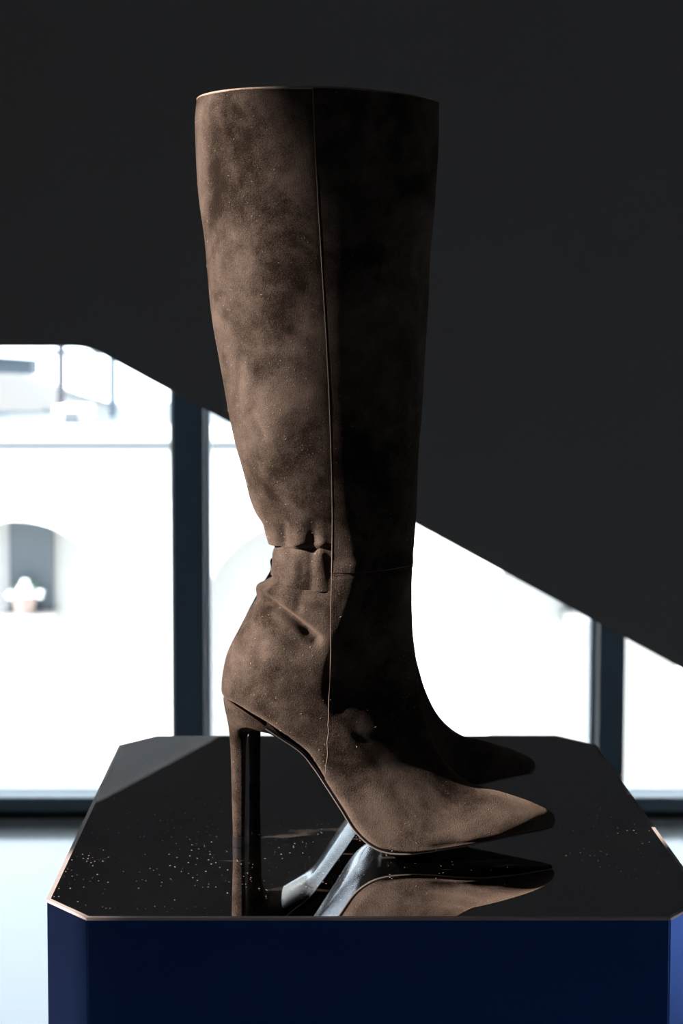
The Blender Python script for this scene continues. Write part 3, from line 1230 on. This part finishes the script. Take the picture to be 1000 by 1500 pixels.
for c_ in cxs:
    gx0, gx1 = c_ - (24 - 2) / F_PX * FY, c_ + (68 - 24) / F_PX * FY
    gz0 = fz_(30, 905)[1]
    # glazed slot in the niche, clipped by the arch
    poly = [(gx0, gz0 + 0.001), (gx1, gz0 + 0.001)]
    for k in range(9):
        xx = gx1 + (gx0 - gx1) * k / 8
        poly.append((xx, cz + math.sqrt(max(Rr ** 2 - (xx - c_) ** 2, 0)) - 0.01))
    bm = bmesh.new()
    prism(bm, poly, 'y', yd - 0.10, yd - 0.03)
    pane = obj('window', bm, M_greyglass, bld)
    bxo('window_sill', (gx0 - 0.05, gx1 + 0.05, yd - 0.35, yd, gz0 - 0.09, gz0), M_niche_shade, bld)
bxo('cornice', (xl, xr, -0.35, 0.3, top_z - 0.02, top_z + 0.10), M_cream, bld, 0.02)
bxo('cornice_shade_line', (xl, xr, -0.14, 0.02, top_z - 0.12, top_z - 0.02), M_roof, bld, 0.02)  # grey strip painted in as the shadow line under the cornice
# roof structures set back above the cornice
bxo('roof_terrace', (xl, xr, 0.3, 7.0, top_z, top_z + 0.06), M_roof, bld)
y2 = 2.5


def rz(px, py, d=y2):
    return fz_(px, py, FY + d)


def slab(name, pts, d, th, m):
    bm = bmesh.new()
    prism(bm, [rz(px, py, d) for px, py in pts], 'y', d, d + th)
    return obj(name, bm, m, bld)


slab('rooftop_wall', [(-250, 640), (-250, 560), (0, 535), (60, 560), (128, 588), (170, 598), (260, 612), (300, 622), (420, 640), (420, 652), (-250, 652)], 4.2, 0.5, M_niche_shade)
slab('dormer_roof', [(-120, 545), (-120, 516), (46, 527), (46, 549), (20, 547)], 3.4, 0.4, M_slate)
slab('dormer_roof', [(-200, 622), (-60, 590), (0, 606), (24, 622), (50, 632), (50, 638), (-200, 638)], 3.0, 0.4, M_slate)
slab('roof_beam', [(-200, 520), (-200, 513), (160, 513), (160, 520)], 3.2, 0.2, M_roof)
slab('roof_beam', [(92, 572), (170, 594), (170, 602), (92, 580)], 3.3, 0.2, M_roof)
slab('parapet', [(128, 634), (128, 624), (168, 624), (168, 634)], 2.2, 0.3, M_postm)
slab('parapet', [(-150, 634), (-150, 628), (50, 628), (50, 634)], 2.2, 0.3, M_postm)
slab('parapet', [(318, 640), (318, 632), (420, 632), (420, 640)], 2.2, 0.3, M_postm)
slab('downpipe', [(160, 640), (160, 450), (168, 450), (168, 640)], 2.6, 0.1, M_slate)
slab('post', [(84, 600), (84, 440), (93, 440), (93, 600)], 2.4, 0.08, M_postm)
x0, z0 = rz(80, 645, 1.6)
x1, z1 = rz(129, 594, 1.6)
unit = thing('rooftop_cooling_unit', 'white boxy cooling unit on the roof ledge behind the thin post', 'cooling unit',
             ((x0 + x1) / 2, FY + 1.5, G + top_z + 0.062))
hw = (x1 - x0) / 2
hh = z1 - top_z - 0.062
bxo('casing', (-hw, hw, 0, 0.6, 0, hh), M_petal, unit, 0.03)
bxo('grille', (-hw * 0.35, hw * 0.55, -0.02, 0.01, hh * 0.05, hh * 0.62), M_roof, unit)
# flower pot standing in the glazed slot
gx, gz = at(35, 905, FY + 0.2)
pot = thing('potted_flowers', 'white flowers in a pink pot on the arched window sill', 'potted plant', (gx, FY + 0.25, G + gz0 + 0.001))
bm = bmesh.new()
n = 20
prof = [(0.09, 0), (0.12, 0.14), (0.135, 0.15), (0.13, 0.16)]
rg = [[bm.verts.new((r_ * math.cos(2 * PI * k / n), r_ * math.sin(2 * PI * k / n), z_)) for k in range(n)] for r_, z_ in prof]
for a_, b_ in zip(rg[:-1], rg[1:]):
    for k in range(n):
        bm.faces.new((a_[k], a_[(k + 1) % n], b_[(k + 1) % n], b_[k]))
bm.faces.new(rg[0])
bm.faces.new(rg[-1])
obj('pot', bm, M_terracotta, pot)
bm = bmesh.new()
for k in range(60):
    a_ = random.uniform(0, 2 * PI)
    e_ = random.uniform(0.1, 1.2)
    r_ = random.uniform(0.05, 0.16)
    p = Vector((r_ * math.cos(a_), r_ * math.sin(a_) * 0.6, 0.16 + 0.12 * math.sin(e_)))
    d1 = Vector((math.cos(a_), math.sin(a_), 0.5)) * 0.05
    d2 = Vector((-math.sin(a_), math.cos(a_), 0.2)) * 0.015
    vs = [bm.verts.new(v) for v in (p - d1, p + d2, p + d1, p - d2)]
    bm.faces.new(vs)
obj('leaves', bm, M_leaf, pot)
for fxp, fyp, rad in ((36, 874, 0.085), (36, 862, 0.05), (15, 879, 0.05), (58, 878, 0.05), (30, 886, 0.05), (44, 886, 0.05)):
    x_, z_ = at(fxp, fyp, FY + 0.2)
    bm = bmesh.new()
    for k in range(14):
        v_ = Vector((random.gauss(0, 1), random.gauss(0, 1), random.gauss(0, 1))).normalized() * rad * 0.6
        v_.y *= 0.5
        ms = bmesh.ops.create_icosphere(bm, subdivisions=1, radius=rad * 0.5)
        bmesh.ops.translate(bm, verts=ms['verts'], vec=v_ + Vector((x_ - gx, -0.03, z_ - gz + 0.01)))
    obj('blossom', bm, M_petal, pot, smooth=True)
